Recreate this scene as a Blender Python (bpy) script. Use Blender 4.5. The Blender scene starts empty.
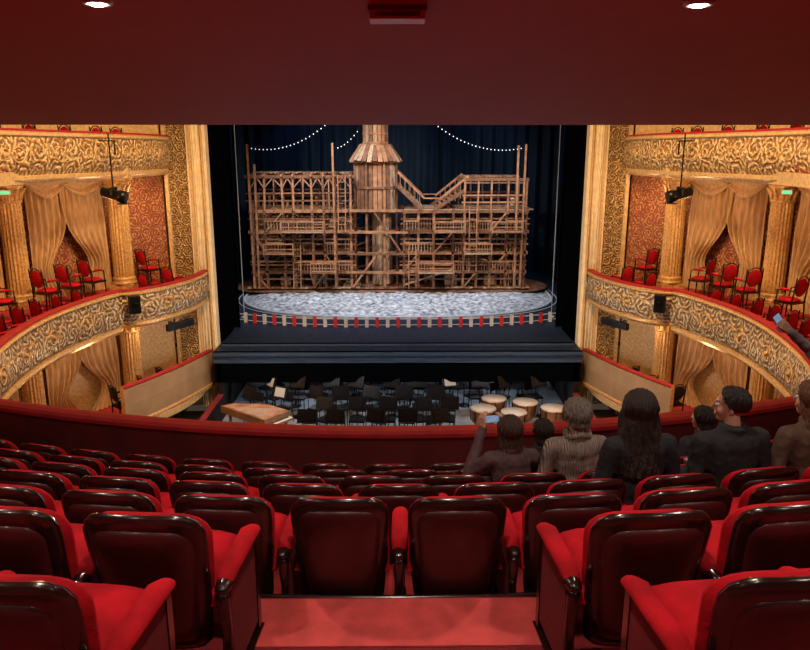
import bpy, math, random
from mathutils import Vector, Matrix, noise
R = random.Random(7)
sc = bpy.context.scene
sc.view_settings.view_transform = 'Standard'
pi = math.pi

# ------------------------------------------------------------------ materials
def nt(name):
    m = bpy.data.materials.new(name); m.use_nodes = True
    n = m.node_tree.nodes; l = m.node_tree.links
    return m, n, l, n['Principled BSDF']

def mat(name, col, rough=.6, metal=0, var=.15, scale=8, bump=0, bscale=30, sheen=0, coat=0, stretch=(1,1,1), emit=0, spec=None, col2=None):
    m, n, l, b = nt(name)
    tc = n.new('ShaderNodeTexCoord'); mp = n.new('ShaderNodeMapping')
    mp.inputs['Scale'].default_value = stretch
    l.new(tc.outputs['Object'], mp.inputs['Vector'])
    nz = n.new('ShaderNodeTexNoise'); nz.inputs['Scale'].default_value = scale; nz.inputs['Detail'].default_value = 5
    l.new(mp.outputs[0], nz.inputs['Vector'])
    cr = n.new('ShaderNodeValToRGB')
    c1 = [max(0, c*(1-var)) for c in col]; c2 = [min(1, c*(1+var)) for c in (col2 or col)]
    cr.color_ramp.elements[0].position = .3; cr.color_ramp.elements[1].position = .7
    cr.color_ramp.elements[0].color = (*c1, 1); cr.color_ramp.elements[1].color = (*c2, 1)
    l.new(nz.outputs['Fac'], cr.inputs['Fac']); l.new(cr.outputs[0], b.inputs['Base Color'])
    b.inputs['Roughness'].default_value = rough; b.inputs['Metallic'].default_value = metal
    if spec is not None: b.inputs['Specular IOR Level'].default_value = spec
    if sheen: b.inputs['Sheen Weight'].default_value = sheen; b.inputs['Sheen Tint'].default_value = (*[min(1, c*2) for c in col], 1)
    if coat: b.inputs['Coat Weight'].default_value = coat; b.inputs['Coat Roughness'].default_value = .12
    if bump:
        n2 = n.new('ShaderNodeTexNoise'); n2.inputs['Scale'].default_value = bscale; n2.inputs['Detail'].default_value = 6
        l.new(mp.outputs[0], n2.inputs['Vector'])
        bp = n.new('ShaderNodeBump'); bp.inputs['Strength'].default_value = bump; bp.inputs['Distance'].default_value = .02
        l.new(n2.outputs['Fac'], bp.inputs['Height']); l.new(bp.outputs[0], b.inputs['Normal'])
    if emit:
        b.inputs['Emission Color'].default_value = (*col, 1); b.inputs['Emission Strength'].default_value = emit
    return m

def scroll_mat(name, dark, light, cell=.85, metal=.3, bg=None, rough=.45, bst=.5):
    """carved scrolling acanthus relief, UV in metres"""
    m, n, l, b = nt(name)
    def M(op, a, b_=None, c=None):
        x = n.new('ShaderNodeMath'); x.operation = op
        for i, q in enumerate((a, b_, c)):
            if q is None: continue
            if isinstance(q, (int, float)): x.inputs[i].default_value = q
            else: l.new(q, x.inputs[i])
        return x.outputs[0]
    tc = n.new('ShaderNodeTexCoord')
    nz = n.new('ShaderNodeTexNoise'); nz.inputs['Scale'].default_value = 4; l.new(tc.outputs['UV'], nz.inputs['Vector'])
    sp = n.new('ShaderNodeSeparateXYZ'); l.new(tc.outputs['UV'], sp.inputs[0])
    sn = n.new('ShaderNodeSeparateXYZ'); l.new(nz.outputs['Color'], sn.inputs[0])
    u = M('ADD', sp.outputs[0], M('MULTIPLY', M('SUBTRACT', sn.outputs[0], .5), .16))
    v = M('ADD', sp.outputs[1], M('MULTIPLY', M('SUBTRACT', sn.outputs[1], .5), .16))
    uu = M('DIVIDE', u, cell); vv = M('DIVIDE', v, cell)
    fu = M('SUBTRACT', M('FRACT', uu), .5); fv = M('SUBTRACT', M('FRACT', vv), .5)
    sg = M('SUBTRACT', 1, M('MULTIPLY', M('MODULO', M('ADD', M('FLOOR', uu), 40), 2), 2))
    fus = M('MULTIPLY', fu, sg); fvs = M('MULTIPLY', fv, sg)
    r = M('SQRT', M('ADD', M('MULTIPLY', fus, fus), M('MULTIPLY', fv, fv)))
    th = M('ARCTAN2', fvs, fu)
    spi = M('SINE', M('ADD', th, M('MULTIPLY', r, 26)))
    leaf = M('SINE', M('ADD', M('MULTIPLY', th, 7), M('MULTIPLY', r, 24)))
    vo = n.new('ShaderNodeTexVoronoi'); vo.inputs['Scale'].default_value = 11; l.new(tc.outputs['UV'], vo.inputs['Vector'])
    vd = M('MULTIPLY', M('SUBTRACT', .45, vo.outputs['Distance']), 1.3)
    h = M('ADD', M('ADD', M('MULTIPLY', spi, .5), M('MULTIPLY', leaf, .3)), vd)
    nf = n.new('ShaderNodeTexNoise'); nf.inputs['Scale'].default_value = 14; nf.inputs['Detail'].default_value = 6; l.new(tc.outputs['UV'], nf.inputs['Vector'])
    h2 = M('ADD', h, M('MULTIPLY', M('SUBTRACT', nf.outputs['Fac'], .5), 2.0))
    cr = n.new('ShaderNodeValToRGB')
    e = cr.color_ramp.elements
    e[0].position = .12; e[0].color = (*dark, 1); e[1].position = .68; e[1].color = (*light, 1)
    if bg:
        x = e.new(.38); x.color = (*bg, 1)
    l.new(M('ADD', M('MULTIPLY', h2, .5), .3), cr.inputs['Fac']); l.new(cr.outputs[0], b.inputs['Base Color'])
    bp = n.new('ShaderNodeBump'); bp.inputs['Strength'].default_value = bst; bp.inputs['Distance'].default_value = .03
    l.new(h2, bp.inputs['Height']); l.new(bp.outputs[0], b.inputs['Normal'])
    b.inputs['Roughness'].default_value = rough; b.inputs['Metallic'].default_value = metal
    return m

VEL = mat('red_velvet', (.43, .005, .012), .9, var=.35, scale=6, bump=.2, bscale=60, sheen=.3, spec=.2)
VELD = mat('red_velvet_dark', (.15, .004, .007), .85, var=.25, scale=5, bump=.1, bscale=50, sheen=.1)
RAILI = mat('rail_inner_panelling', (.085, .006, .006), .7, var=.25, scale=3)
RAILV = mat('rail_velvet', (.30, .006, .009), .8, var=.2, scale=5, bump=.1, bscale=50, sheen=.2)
SWOOD = mat('varnished_mahogany', (.022, .006, .005), .22, var=.5, scale=5, stretch=(1, 1, 6), coat=.6)
SPAN = mat('oxblood_leather', (.045, .006, .006), .35, var=.4, scale=4, bump=.08, bscale=60, coat=.25)
CARPET = mat('red_carpet', (.32, .012, .014), .9, var=.25, scale=14, bump=.3, bscale=200)
STEPC = mat('aisle_step_carpet', (.58, .06, .055), .85, var=.2, scale=9, bump=.25, bscale=150)
CEIL = mat('red_ceiling_paint', (.37, .007, .007), .75, var=.06, scale=3)
GOLD = mat('gilding', (.58, .34, .12), .42, .3, var=.35, scale=18, bump=.4, bscale=40)
GOLDP = mat('gilded_plaster', (.60, .40, .18), .5, .1, var=.25, scale=14, bump=.3, bscale=30)
CREAM = mat('cream_plaster', (.82, .68, .42), .55, 0, var=.12, scale=6, bump=.1)
DRAPE = mat('ochre_drapery', (.46, .28, .13), .85, var=.3, scale=5, stretch=(4, 4, .6), bump=.3, bscale=10, sheen=.2)
FASC = scroll_mat('gilt_scroll_relief', (.22, .12, .05), (.76, .62, .42), .50, .08, (.50, .36, .20), bst=.9)
FASCU = scroll_mat('gilt_scroll_relief_upper', (.32, .16, .05), (.86, .68, .38), .50, .08, (.66, .44, .19), bst=.9)
MOSA = scroll_mat('red_gold_mosaic', (.22, .05, .02), (.48, .28, .10), .36, .1, (.34, .12, .05), bst=.3)
CARV = scroll_mat('carved_gilt_pilaster', (.20, .10, .03), (.64, .45, .19), .3, .15, (.46, .29, .11), bst=.9)
BLK = mat('matte_black', (.007, .007, .009), .6, var=.2, spec=.25)
BLKF = mat('black_masking_cloth', (.0018, .002, .003), 1, var=.2, spec=.0)
PITW = mat('pit_wall_panel', (.012, .010, .010), .8, var=.2, spec=.1)
BLKM = mat('black_metal', (.012, .012, .014), .35, .6, var=.2)
BLUEFL = mat('stage_floor_blue', (.012, .022, .042), .55, var=.4, scale=3, stretch=(6, .5, 1), bump=.1, spec=.15)
LIP = mat('stage_lip', (.035, .055, .09), .6, var=.4, scale=3, stretch=(.4, 8, 8), spec=.2)
NAVY = mat('navy_curtain', (.010, .021, .040), .85, var=.3, scale=3, stretch=(5, 5, .3), sheen=.15, spec=.1)
SNOW = mat('frosted_rock', (.085, .10, .13), .8, var=.5, scale=6, bump=1, bscale=9, col2=(.38, .42, .48))
RIM = mat('pale_rim', (.40, .47, .56), .4, var=.1)
W1 = mat('aged_pine', (.34, .16, .08), .65, var=.4, scale=5, bump=.3, bscale=25)
W2 = mat('dark_timber', (.18, .078, .038), .7, var=.45, scale=5, bump=.3, bscale=25)
W3 = mat('weathered_plank', (.40, .27, .17), .7, var=.45, scale=6, stretch=(3, 3, .5), bump=.3)
PWOOD = mat('instrument_wood', (.24, .12, .06), .35, var=.3, scale=5, coat=.3)
COPPER = mat('copper', (.55, .26, .13), .3, .9, var=.15)
DRUM = mat('drumskin', (.42, .38, .32), .6, var=.1)
WHITE = mat('white_paint', (.60, .59, .57), .5, var=.05)
REDP = mat('red_paint', (.60, .02, .02), .5, var=.05)
BOXF = mat('fawn_fabric_panel', (.33, .20, .10), .7, var=.15, scale=2)
PAPER = mat('sheet_music', (.45, .45, .43), .8, var=.05)
FLOORD = mat('dark_parquet', (.06, .03, .018), .5, var=.4, scale=6)
PITF = mat('pit_floor', (.20, .22, .25), .5, var=.35, scale=2)
SKIN = mat('skin', (.52, .28, .19), .5, var=.08, scale=10)
EYEW = mat('eye_white', (.8, .8, .78), .2, var=0)
IRIS = mat('iris', (.05, .03, .02), .2, var=0)
BULB = mat('bulb_glow', (.85, .92, 1), .5, var=0, emit=1.0)
SPOTG = mat('downlight_glow', (1, .95, .85), .5, var=0, emit=14)
SCREEN = mat('phone_screen', (.25, .36, .55), .3, var=.4, scale=40, emit=.5)
SIGN = mat('exit_sign_green', (.1, .6, .3), .3, var=.3, scale=40, emit=1.0)

# ------------------------------------------------------------------ mesh builder
class MB:
    def __init__(s): s.v = []; s.f = []; s.m = []; s.s = []; s.uv = []
    def add(s, vs, fs, mi=0, sm=False, uvs=None):
        o = len(s.v); s.v += [tuple(p) for p in vs]
        s.uv += (uvs if uvs else [(p[0]+p[1], p[2]) for p in s.v[o:]])
        for f in fs: s.f.append([i+o for i in f]); s.m.append(mi); s.s.append(sm)
    def box(s, c, size, mi=0, rot=None):
        a, b, d = [q/2 for q in size]; c = Vector(c)
        vs = [Vector((x, y, z)) for x in (-a, a) for y in (-b, b) for z in (-d, d)]
        if rot is not None: vs = [rot @ p for p in vs]
        s.add([p+c for p in vs], [(0, 1, 3, 2), (4, 6, 7, 5), (0, 4, 5, 1), (2, 3, 7, 6), (0, 2, 6, 4), (1, 5, 7, 3)], mi)
    def bx(s, x0, x1, y0, y1, z0, z1, mi=0):
        s.box(((x0+x1)/2, (y0+y1)/2, (z0+z1)/2), (abs(x1-x0), abs(y1-y0), abs(z1-z0)), mi)
    def beam(s, p, q, w, h, mi=0):
        p = Vector(p); q = Vector(q); d = q-p; L = d.length
        if L < 1e-6: return
        rot = d.to_track_quat('Z', 'Y').to_matrix()
        s.box((p+q)/2, (w, h, L), mi, rot)
    def tube(s, pts, rad, n=10, mi=0, cap=True, sy=1):
        pts = [Vector(p) for p in pts]
        if not isinstance(rad, (list, tuple)): rad = [rad]*len(pts)
        if cap:
            d0 = (pts[0]-pts[1]).normalized(); d1 = (pts[-1]-pts[-2]).normalized()
            P = []; Rr = []
            for a in (80, 55, 28): P.append(pts[0]+d0*rad[0]*math.sin(math.radians(a))); Rr.append(rad[0]*math.cos(math.radians(a)))
            P += pts; Rr += list(rad)
            for a in (28, 55, 80): P.append(pts[-1]+d1*rad[-1]*math.sin(math.radians(a))); Rr.append(rad[-1]*math.cos(math.radians(a)))
        else: P = pts; Rr = list(rad)
        up = None; vs = []
        for i, p in enumerate(P):
            t = (P[min(i+1, len(P)-1)]-P[max(i-1, 0)]).normalized()
            if up is None:
                up = Vector((0, 0, 1)) if abs(t.z) < .9 else Vector((0, 1, 0))
            a = t.cross(up).normalized(); b = a.cross(t).normalized(); up = b
            for k in range(n):
                an = 2*pi*k/n
                vs.append(p+(a*math.cos(an)+b*math.sin(an)*sy)*Rr[i])
        fs = []
        for i in range(len(P)-1):
            for k in range(n):
                fs.append((i*n+k, i*n+(k+1) % n, (i+1)*n+(k+1) % n, (i+1)*n+k))
        fs.append(tuple(range(n))[::-1]); fs.append(tuple((len(P)-1)*n+k for k in range(n)))
        s.add(vs, fs, mi, True)
    def lathe(s, prof, c=(0, 0, 0), n=24, mi=0, sm=True, flute=0):
        vs = []; fs = []; c = Vector(c)
        for (r, z) in prof:
            for k in range(n):
                a = 2*pi*k/n; rr = r*(1-(flute if k % 2 else 0))
                vs.append(c+Vector((rr*math.cos(a), rr*math.sin(a), z)))
        for i in range(len(prof)-1):
            for k in range(n): fs.append((i*n+k, i*n+(k+1) % n, (i+1)*n+(k+1) % n, (i+1)*n+k))
        fs.append(tuple(range(n))[::-1]); fs.append(tuple((len(prof)-1)*n+k for k in range(n)))
        s.add(vs, fs, mi, sm)
    def ell(s, c, r, mi=0, rot=None, n=16, m=10):
        vs = []; fs = []; c = Vector(c)
        for j in range(m+1):
            ph = pi*(j+.001)/(m+.002)
            for k in range(n):
                a = 2*pi*k/n
                p = Vector((r[0]*math.sin(ph)*math.cos(a), r[1]*math.sin(ph)*math.sin(a), r[2]*math.cos(ph)))
                if rot is not None: p = rot @ p
                vs.append(c+p)
        for j in range(m):
            for k in range(n): fs.append((j*n+k, (j+1)*n+k, (j+1)*n+(k+1) % n, j*n+(k+1) % n))
        fs.append(tuple(range(n))); fs.append(tuple(m*n+k for k in range(n))[::-1])
        s.add(vs, fs, mi, True)
    def grid(s, fn, nu, nv, mi=0, sm=True, uvfn=None):
        vs = []; uv = []
        for j in range(nv+1):
            for i in range(nu+1):
                vs.append(Vector(fn(i/nu, j/nv)))
                if uvfn: uv.append(uvfn(i/nu, j/nv))
        fs = [(j*(nu+1)+i, j*(nu+1)+i+1, (j+1)*(nu+1)+i+1, (j+1)*(nu+1)+i) for j in range(nv) for i in range(nu)]
        s.add(vs, fs, mi, sm, uv or None)
    def sweep(s, pts, prof, mats, side=1, sm=True):
        n = len(pts); L = 0; Ls = [0]
        for i in range(1, n): L += math.dist(pts[i], pts[i-1]); Ls.append(L)
        nor = []
        for i in range(n):
            a = pts[max(i-1, 0)]; b = pts[min(i+1, n-1)]
            d = Vector((b[0]-a[0], b[1]-a[1])).normalized(); nor.append((-d.y*side, d.x*side))
        for j in range(len(prof)-1):
            vs = []; uv = []
            for i in range(n):
                for (o, z) in (prof[j], prof[j+1]):
                    vs.append((pts[i][0]+nor[i][0]*o, pts[i][1]+nor[i][1]*o, z)); uv.append((Ls[i], z))
            fs = [(2*i, 2*i+2, 2*i+3, 2*i+1) for i in range(n-1)]
            s.add(vs, fs, mats[j], sm, uv)
        for i in (0, n-1):
            s.add([(pts[i][0]+nor[i][0]*o, pts[i][1]+nor[i][1]*o, z) for o, z in prof], [tuple(range(len(prof)))], mats[len(mats)//2], False)
    def mesh(s, name, mats):
        me = bpy.data.meshes.new(name); me.from_pydata(s.v, [], s.f)
        for mt in mats: me.materials.append(mt)
        me.polygons.foreach_set('material_index', s.m); me.polygons.foreach_set('use_smooth', s.s)
        ul = me.uv_layers.new(name='UVMap')
        for lp in me.loops: ul.data[lp.index].uv = s.uv[lp.vertex_index]
        me.update(); return me
    def obj(s, name, mats, loc=(0, 0, 0), rz=0, parent=None):
        return inst(name, s.mesh(name, mats), loc, rz, parent)

def inst(name, me, loc=(0, 0, 0), rz=0, parent=None, sc_=None):
    o = bpy.data.objects.new(name, me); sc.collection.objects.link(o)
    o.location = loc; o.rotation_euler = (0, 0, rz)
    if sc_: o.scale = (sc_, sc_, sc_)
    if parent: o.parent = parent
    return o

def catmull(P, per=8):
    out = []
    Q = [P[0]]+list(P)+[P[-1]]
    for i in range(1, len(Q)-2):
        a, b, c, d = [Vector(q) for q in Q[i-1:i+3]]
        for k in range(per):
            t = k/per
            out.append(tuple(.5*((2*b)+(-a+c)*t+(2*a-5*b+4*c-d)*t*t+(-a+3*b-3*c+d)*t**3)))
    out.append(tuple(P[-1])); return out

CURV = 25.0
rowY = [1.62, 2.33, 3.03, 3.76, 4.48, 5.20, 5.92]
rowF = [3.79, 3.60, 3.32, 3.03, 2.74, 2.45, 2.17]

# ------------------------------------------------------------------ camera
CAMZ = 5.7
cam = bpy.data.cameras.new('camera'); co = bpy.data.objects.new('camera', cam); sc.collection.objects.link(co)
cam.sensor_width = 36; cam.lens = 32; co.location = (0, 0, CAMZ)
co.rotation_euler = (math.radians(90-13.6), 0, math.radians(-.56)); cam.clip_start = .05
sc.camera = co

# ------------------------------------------------------------------ balcony floor with tiers (ours)
mb = MB()
prof = []
ys = [-3.45, -2.73, -2.01, -1.29, -.57, .16, .89]
zs = [rowF[0]+.28*(7-i) for i in range(7)]
EDGE = .05
steps = list(zip(ys, zs))+[(rowY[i]+EDGE, rowF[i]) for i in range(7)]
for i, (y, z) in enumerate(steps):
    if i: prof.append((y, steps[i-1][1]))
    prof.append((y, z))
prof.append((6.95, rowF[6])); prof.append((6.95, 1.2))
for j in range(len(prof)-1):
    (y0, z0), (y1, z1) = prof[j], prof[j+1]
    def fn(u, v, y0=y0, z0=z0, y1=y1, z1=z1):
        x = -9.7+19.4*u; y = y0+(y1-y0)*v; z = z0+(z1-z0)*v
        return (x, y+x*x/CURV*min(1, max(0, (y+3.4)/3.0)), z)
    mb.grid(fn, 40, 1, 0, False)
floor = mb.obj('floor', [CARPET])
mb = MB()
for i in range(1, 3):
    y = rowY[i]+EDGE; z = rowF[i-1]
    mb.tube([(x/10, y-.014+(x/10)**2/CURV, z+.004) for x in range(-7, 8)], .014, 6, 0)
mb.obj('trim_1', [SWOOD])
mb = MB()
z = rowF[1]
for (a, b_, c, d, h, mi) in ((-.66, .66, 2.70, 3.04, .02, 0), (-.70, .70, 2.66, 3.06, .012, 1)):
    mb.bx(a, b_, c, d, z+.001, z+h, mi)
mb.obj('aisle_step', [STEPC, VELD])
rail = [(x*.35, 6.9+(x*.35)**2/23.5) for x in range(-26, 27)]
mb = MB()
zt = 2.92
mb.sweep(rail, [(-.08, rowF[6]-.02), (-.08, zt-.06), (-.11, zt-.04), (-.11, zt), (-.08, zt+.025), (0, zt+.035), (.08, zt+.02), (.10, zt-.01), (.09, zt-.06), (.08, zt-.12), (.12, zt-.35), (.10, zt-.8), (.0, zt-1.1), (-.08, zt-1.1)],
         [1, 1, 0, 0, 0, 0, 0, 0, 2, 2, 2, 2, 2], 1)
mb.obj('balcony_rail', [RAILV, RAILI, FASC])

# ------------------------------------------------------------------ ceiling (underside of the upper circle)
mb = MB()
pr = [(8.15, 7.4), (8.15, 5.99), (8.0, 5.97), (3.8, 6.60), (-3.6, 8.45)]
for j in range(4):
    a, b = pr[j], pr[j+1]
    mb.grid(lambda u, v, a=a, b=b: (-9.9+19.8*u, a[0]+(b[0]-a[0])*v, a[1]+(b[1]-a[1])*v), 4, 1, 0, False)
mb.obj('ceiling', [CEIL])
def ceilz(y): return 5.97+(8.0-y)*.15 if y > 3.8 else 6.60+(3.8-y)*.25
def downlight(x, y):
    z = ceilz(y)
    m = MB()
    m.lathe([(.055, .02), (.055, -.012), (.075, -.016), (.085, -.006), (.085, .03)], n=24, mi=0)
    m.ell((0, 0, -.004), (.052, .052, .022), 1)
    m.obj('recessed_downlight', [WHITE, SPOTG], (x, y, z-.006))
for x in (-1.68, 1.70): downlight(x, 4.36)
for x in (-4.6, 4.6): downlight(x, 5.2)
for y in (1.8, -.6):
    for x in (-3, 0, 3): downlight(x, y)
mb = MB(); zc = ceilz(4.5)
mb.bx(-.16, .16, 4.42, 4.60, zc-.06, zc+.05, 0); mb.bx(-.17, .17, 4.41, 4.61, zc-.012, zc+.05, 1)
mb.bx(-.13, .13, 4.415, 4.425, zc-.045, zc-.022, 1)
mb.obj('ceiling_vent_box', [REDP, VELD])  # small red box on the ceiling, use unclear
wb = MB(); wb.bx(-9.9, 9.9, -3.8, -3.45, 1, 8.6); wb.obj('wall_back', [VELD])

# ------------------------------------------------------------------ theatre seats
def yback(x, z): return .07-.13*(z-.25)/.62+.9*x*x
def pad(mb, w, zb, zt, r, y0, tf, tb, p, mi, crown=.02, n=12, m=14, wb=.8):
    for sgn, th in ((1, tf), (-1, tb)):
        def fn(u, v, sgn=sgn, th=th):
            s = math.sin((u-.5)*pi); t = math.sin((v-.5)*pi)
            z = zb+(zt-zb)*(t+1)/2
            hw = w*(wb+(1-wb)*min(1, ((z-zb)/(zt-zb))**.7))
            if z > zt-r: q = z-(zt-r); hw -= r-math.sqrt(max(0, r*r-q*q))
            if z < zb+r*.6: q = (zb+r*.6)-z; hw -= .6*r-math.sqrt(max(0, (.6*r)**2-q*q))
            x = s*hw
            e = ((1-abs(s)**p)*(1-abs(t)**p))**.5
            return (x, yback(x, z)+y0+sgn*th*e, z-crown*(x/w)**2*((z-zb)/(zt-zb)))
        mb.grid(fn, n, m, mi, True)
def seat_mesh(name, arms):
    mb = MB()
    pad(mb, .242, .16, .822, .10, .006, .030, .026, 14, 0)
    pad(mb, .200, .21, .765, .075, -.012, .01, .034, 5, 1)
    pad(mb, .240, .30, .792, .11, .070, .070, .06, 3.5, 2)
    def cush(sg, th):
        def fn(u, v):
            s = math.sin((u-.5)*pi); t = math.sin((v-.5)*pi)
            e = ((1-abs(s)**5)*(1-abs(t)**5))**.5
            return (s*.225*(1-.05*t), .30+.22*t, .39+.02*t+sg*th*e)
        return fn
    mb.grid(cush(1, .085), 10, 10, 2); mb.grid(cush(-1, .05), 10, 10, 0)
    for sx in arms:
        x = sx*.28
        mb.tube([(x, .07, .50), (x, .12, .515), (x, .40, .515), (x, .45, .50)], [.034, .040, .043, .036], 10, 2, sy=.62)
        mb.tube([(x, .03, .488), (x, .07, .49)], [.030, .036], 10, 0, sy=.8)
        mb.tube([(x, .03, .45), (x, .055, .30), (x, .05, .05)], [.028, .022, .024], 8, 0)
        mb.bx(x-.018, x+.018, .07, .42, .08, .49, 3)
        mb.bx(x-.024, x+.024, .40, .44, .0, .49, 0)
        mb.bx(x-.03, x+.03, .03, .46, 0, .03, 0)
    return mb.mesh(name, [SWOOD, SPAN, VEL, VELD])
seatR = seat_mesh('theater_seat_mesh', (1,)); seatB = seat_mesh('theater_seat_mesh_end', (-1, 1)); seatL = seat_mesh('theater_seat_mesh_b', (-1,))
PITCH = .56
def put(i, x, me):
    y = rowY[i]+x*x/CURV
    inst('theater_seat', me, (x, y+.05, rowF[i]), math.atan(2*x/CURV))
rows = {0: (1.10, 4), 1: (.95, 5)}
for i in (0, 1):
    x0, n = rows[i]
    for k in range(n):
        put(i, -(x0+PITCH*k), seatB if k == 0 else seatL)
        put(i, (x0+PITCH*k), seatB if k == 0 else seatR)
off = {2: .0, 3: .28, 4: .1, 5: .38, 6: .2}
for i in range(2, 7):
    c = 0.28+off[i]
    first = True; lim = (4.3 if i < 5 else 5.2)
    x = c-PITCH*math.ceil(lim/PITCH)
    while x < lim:
        put(i, x, seatB if first else seatR); first = False; x += PITCH

# ------------------------------------------------------------------ auditorium shell
railc = catmull([(5.9, 9.6), (6.55, 10.7), (6.98, 12), (7.28, 13.5), (7.36, 15.0), (7.14, 16.5), (6.86, 17.45)], 8)
boxc = catmull([(7.02, 17.78), (6.72, 17.82), (6.25, 18.3), (5.85, 19.2), (5.66, 20.1), (5.64, 20.9)], 8)
wallc = catmull([(9.8, -3.6), (9.8, 4), (9.8, 9.2), (9.8, 12), (9.75, 14), (9.55, 15.6), (9.1, 17.1), (8.5, 18.3), (7.75, 19.5), (6.7, 20.95)], 8)
wallc2 = catmull([(9.8, 9.6), (9.8, 12), (9.75, 14), (9.55, 15.6), (9.1, 17.1), (8.5, 18.3), (7.75, 19.5), (6.7, 20.95)], 8)
fullc = railc+boxc[2:]
def resample(P, n):
    d = [0]
    for i in range(1, len(P)): d.append(d[-1]+math.dist(P[i], P[i-1]))
    out = []
    for k in range(n+1):
        t = d[-1]*k/n; i = 1
        while i < len(P)-1 and d[i] < t: i += 1
        f = (t-d[i-1])/max(1e-9, d[i]-d[i-1])
        out.append((P[i-1][0]+(P[i][0]-P[i-1][0])*f, P[i-1][1]+(P[i][1]-P[i-1][1])*f))
    return out
def mir(P, s): return [(s*p[0], p[1]) for p in P]
def fprof(zt, h=1.0):
    return [(-.13, zt-h), (-.13, zt), (-.11, zt+.02), (0, zt+.03), (.06, zt+.015), (.07, zt-.02), (.06, zt-.05), (.095, zt-.075), (.095, zt-.10), (.05, zt-.13),
            (.07, zt-.25*h), (.10, zt-.42*h), (.09, zt-.6*h), (.04, zt-.75*h), (-.02, zt-.84*h), (.03, zt-.86*h), (.035, zt-.92*h), (-.03, zt-.96*h), (-.06, zt-h), (-.13, zt-h)]
fm = [1, 0, 0, 0, 0, 2, 2, 2, 2, 3, 3, 3, 3, 3, 2, 2, 2, 2, 2]
NM = {1: 'right', -1: 'left'}
A = resample(fullc, 40); Bw = resample(wallc2, 40)
upc = catmull([(6.6, 9.6), (7.1, 10.8), (7.5, 12.2), (7.62, 13.6), (7.4, 15.1), (7.0, 16.7), (6.72, 17.7), (6.5, 18.8), (6.45, 20.0), (6.5, 20.85)], 8)
MF, MS = 1.6, 2.1
# carved rosette medallions riding on the balcony fronts
def medallions(mb, path, z, r, every, mi):
    P = resample(path, int(sum(math.dist(path[i], path[i-1]) for i in range(1, len(path)))/every))
    for i in range(1, len(P)-1):
        t = Vector((P[i+1][0]-P[i-1][0], P[i+1][1]-P[i-1][1])).normalized(); nn = Vector((-t.y, t.x))
        if nn.x*P[i][0] > 0: nn = -nn
        c = Vector((P[i][0]+nn.x*.09, P[i][1]+nn.y*.09, z))
        T3 = Vector((t.x, t.y, 0)); N3 = Vector((nn.x, nn.y, 0))
        ring = [c+T3*r*1.25*math.cos(a)+Vector((0, 0, r*math.sin(a))) for a in [2*pi*k/16 for k in range(17)]]
        mb.tube(ring, .022, 6, mi)
        mb.ell(c+N3*.01, (r*.35, r*.35, r*.35), mi, n=10, m=6)
        for sd in (-1, 1):   # scrolls either side
            sp = [c+T3*sd*(r*1.4+.16+.15*math.cos(a)*(1-a/9))+Vector((0, 0, .15*math.sin(a)*(1-a/9))) for a in [k*.55 for k in range(14)]]
            mb.tube(sp, [.024-.001*k for k in range(14)], 6, mi)
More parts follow.
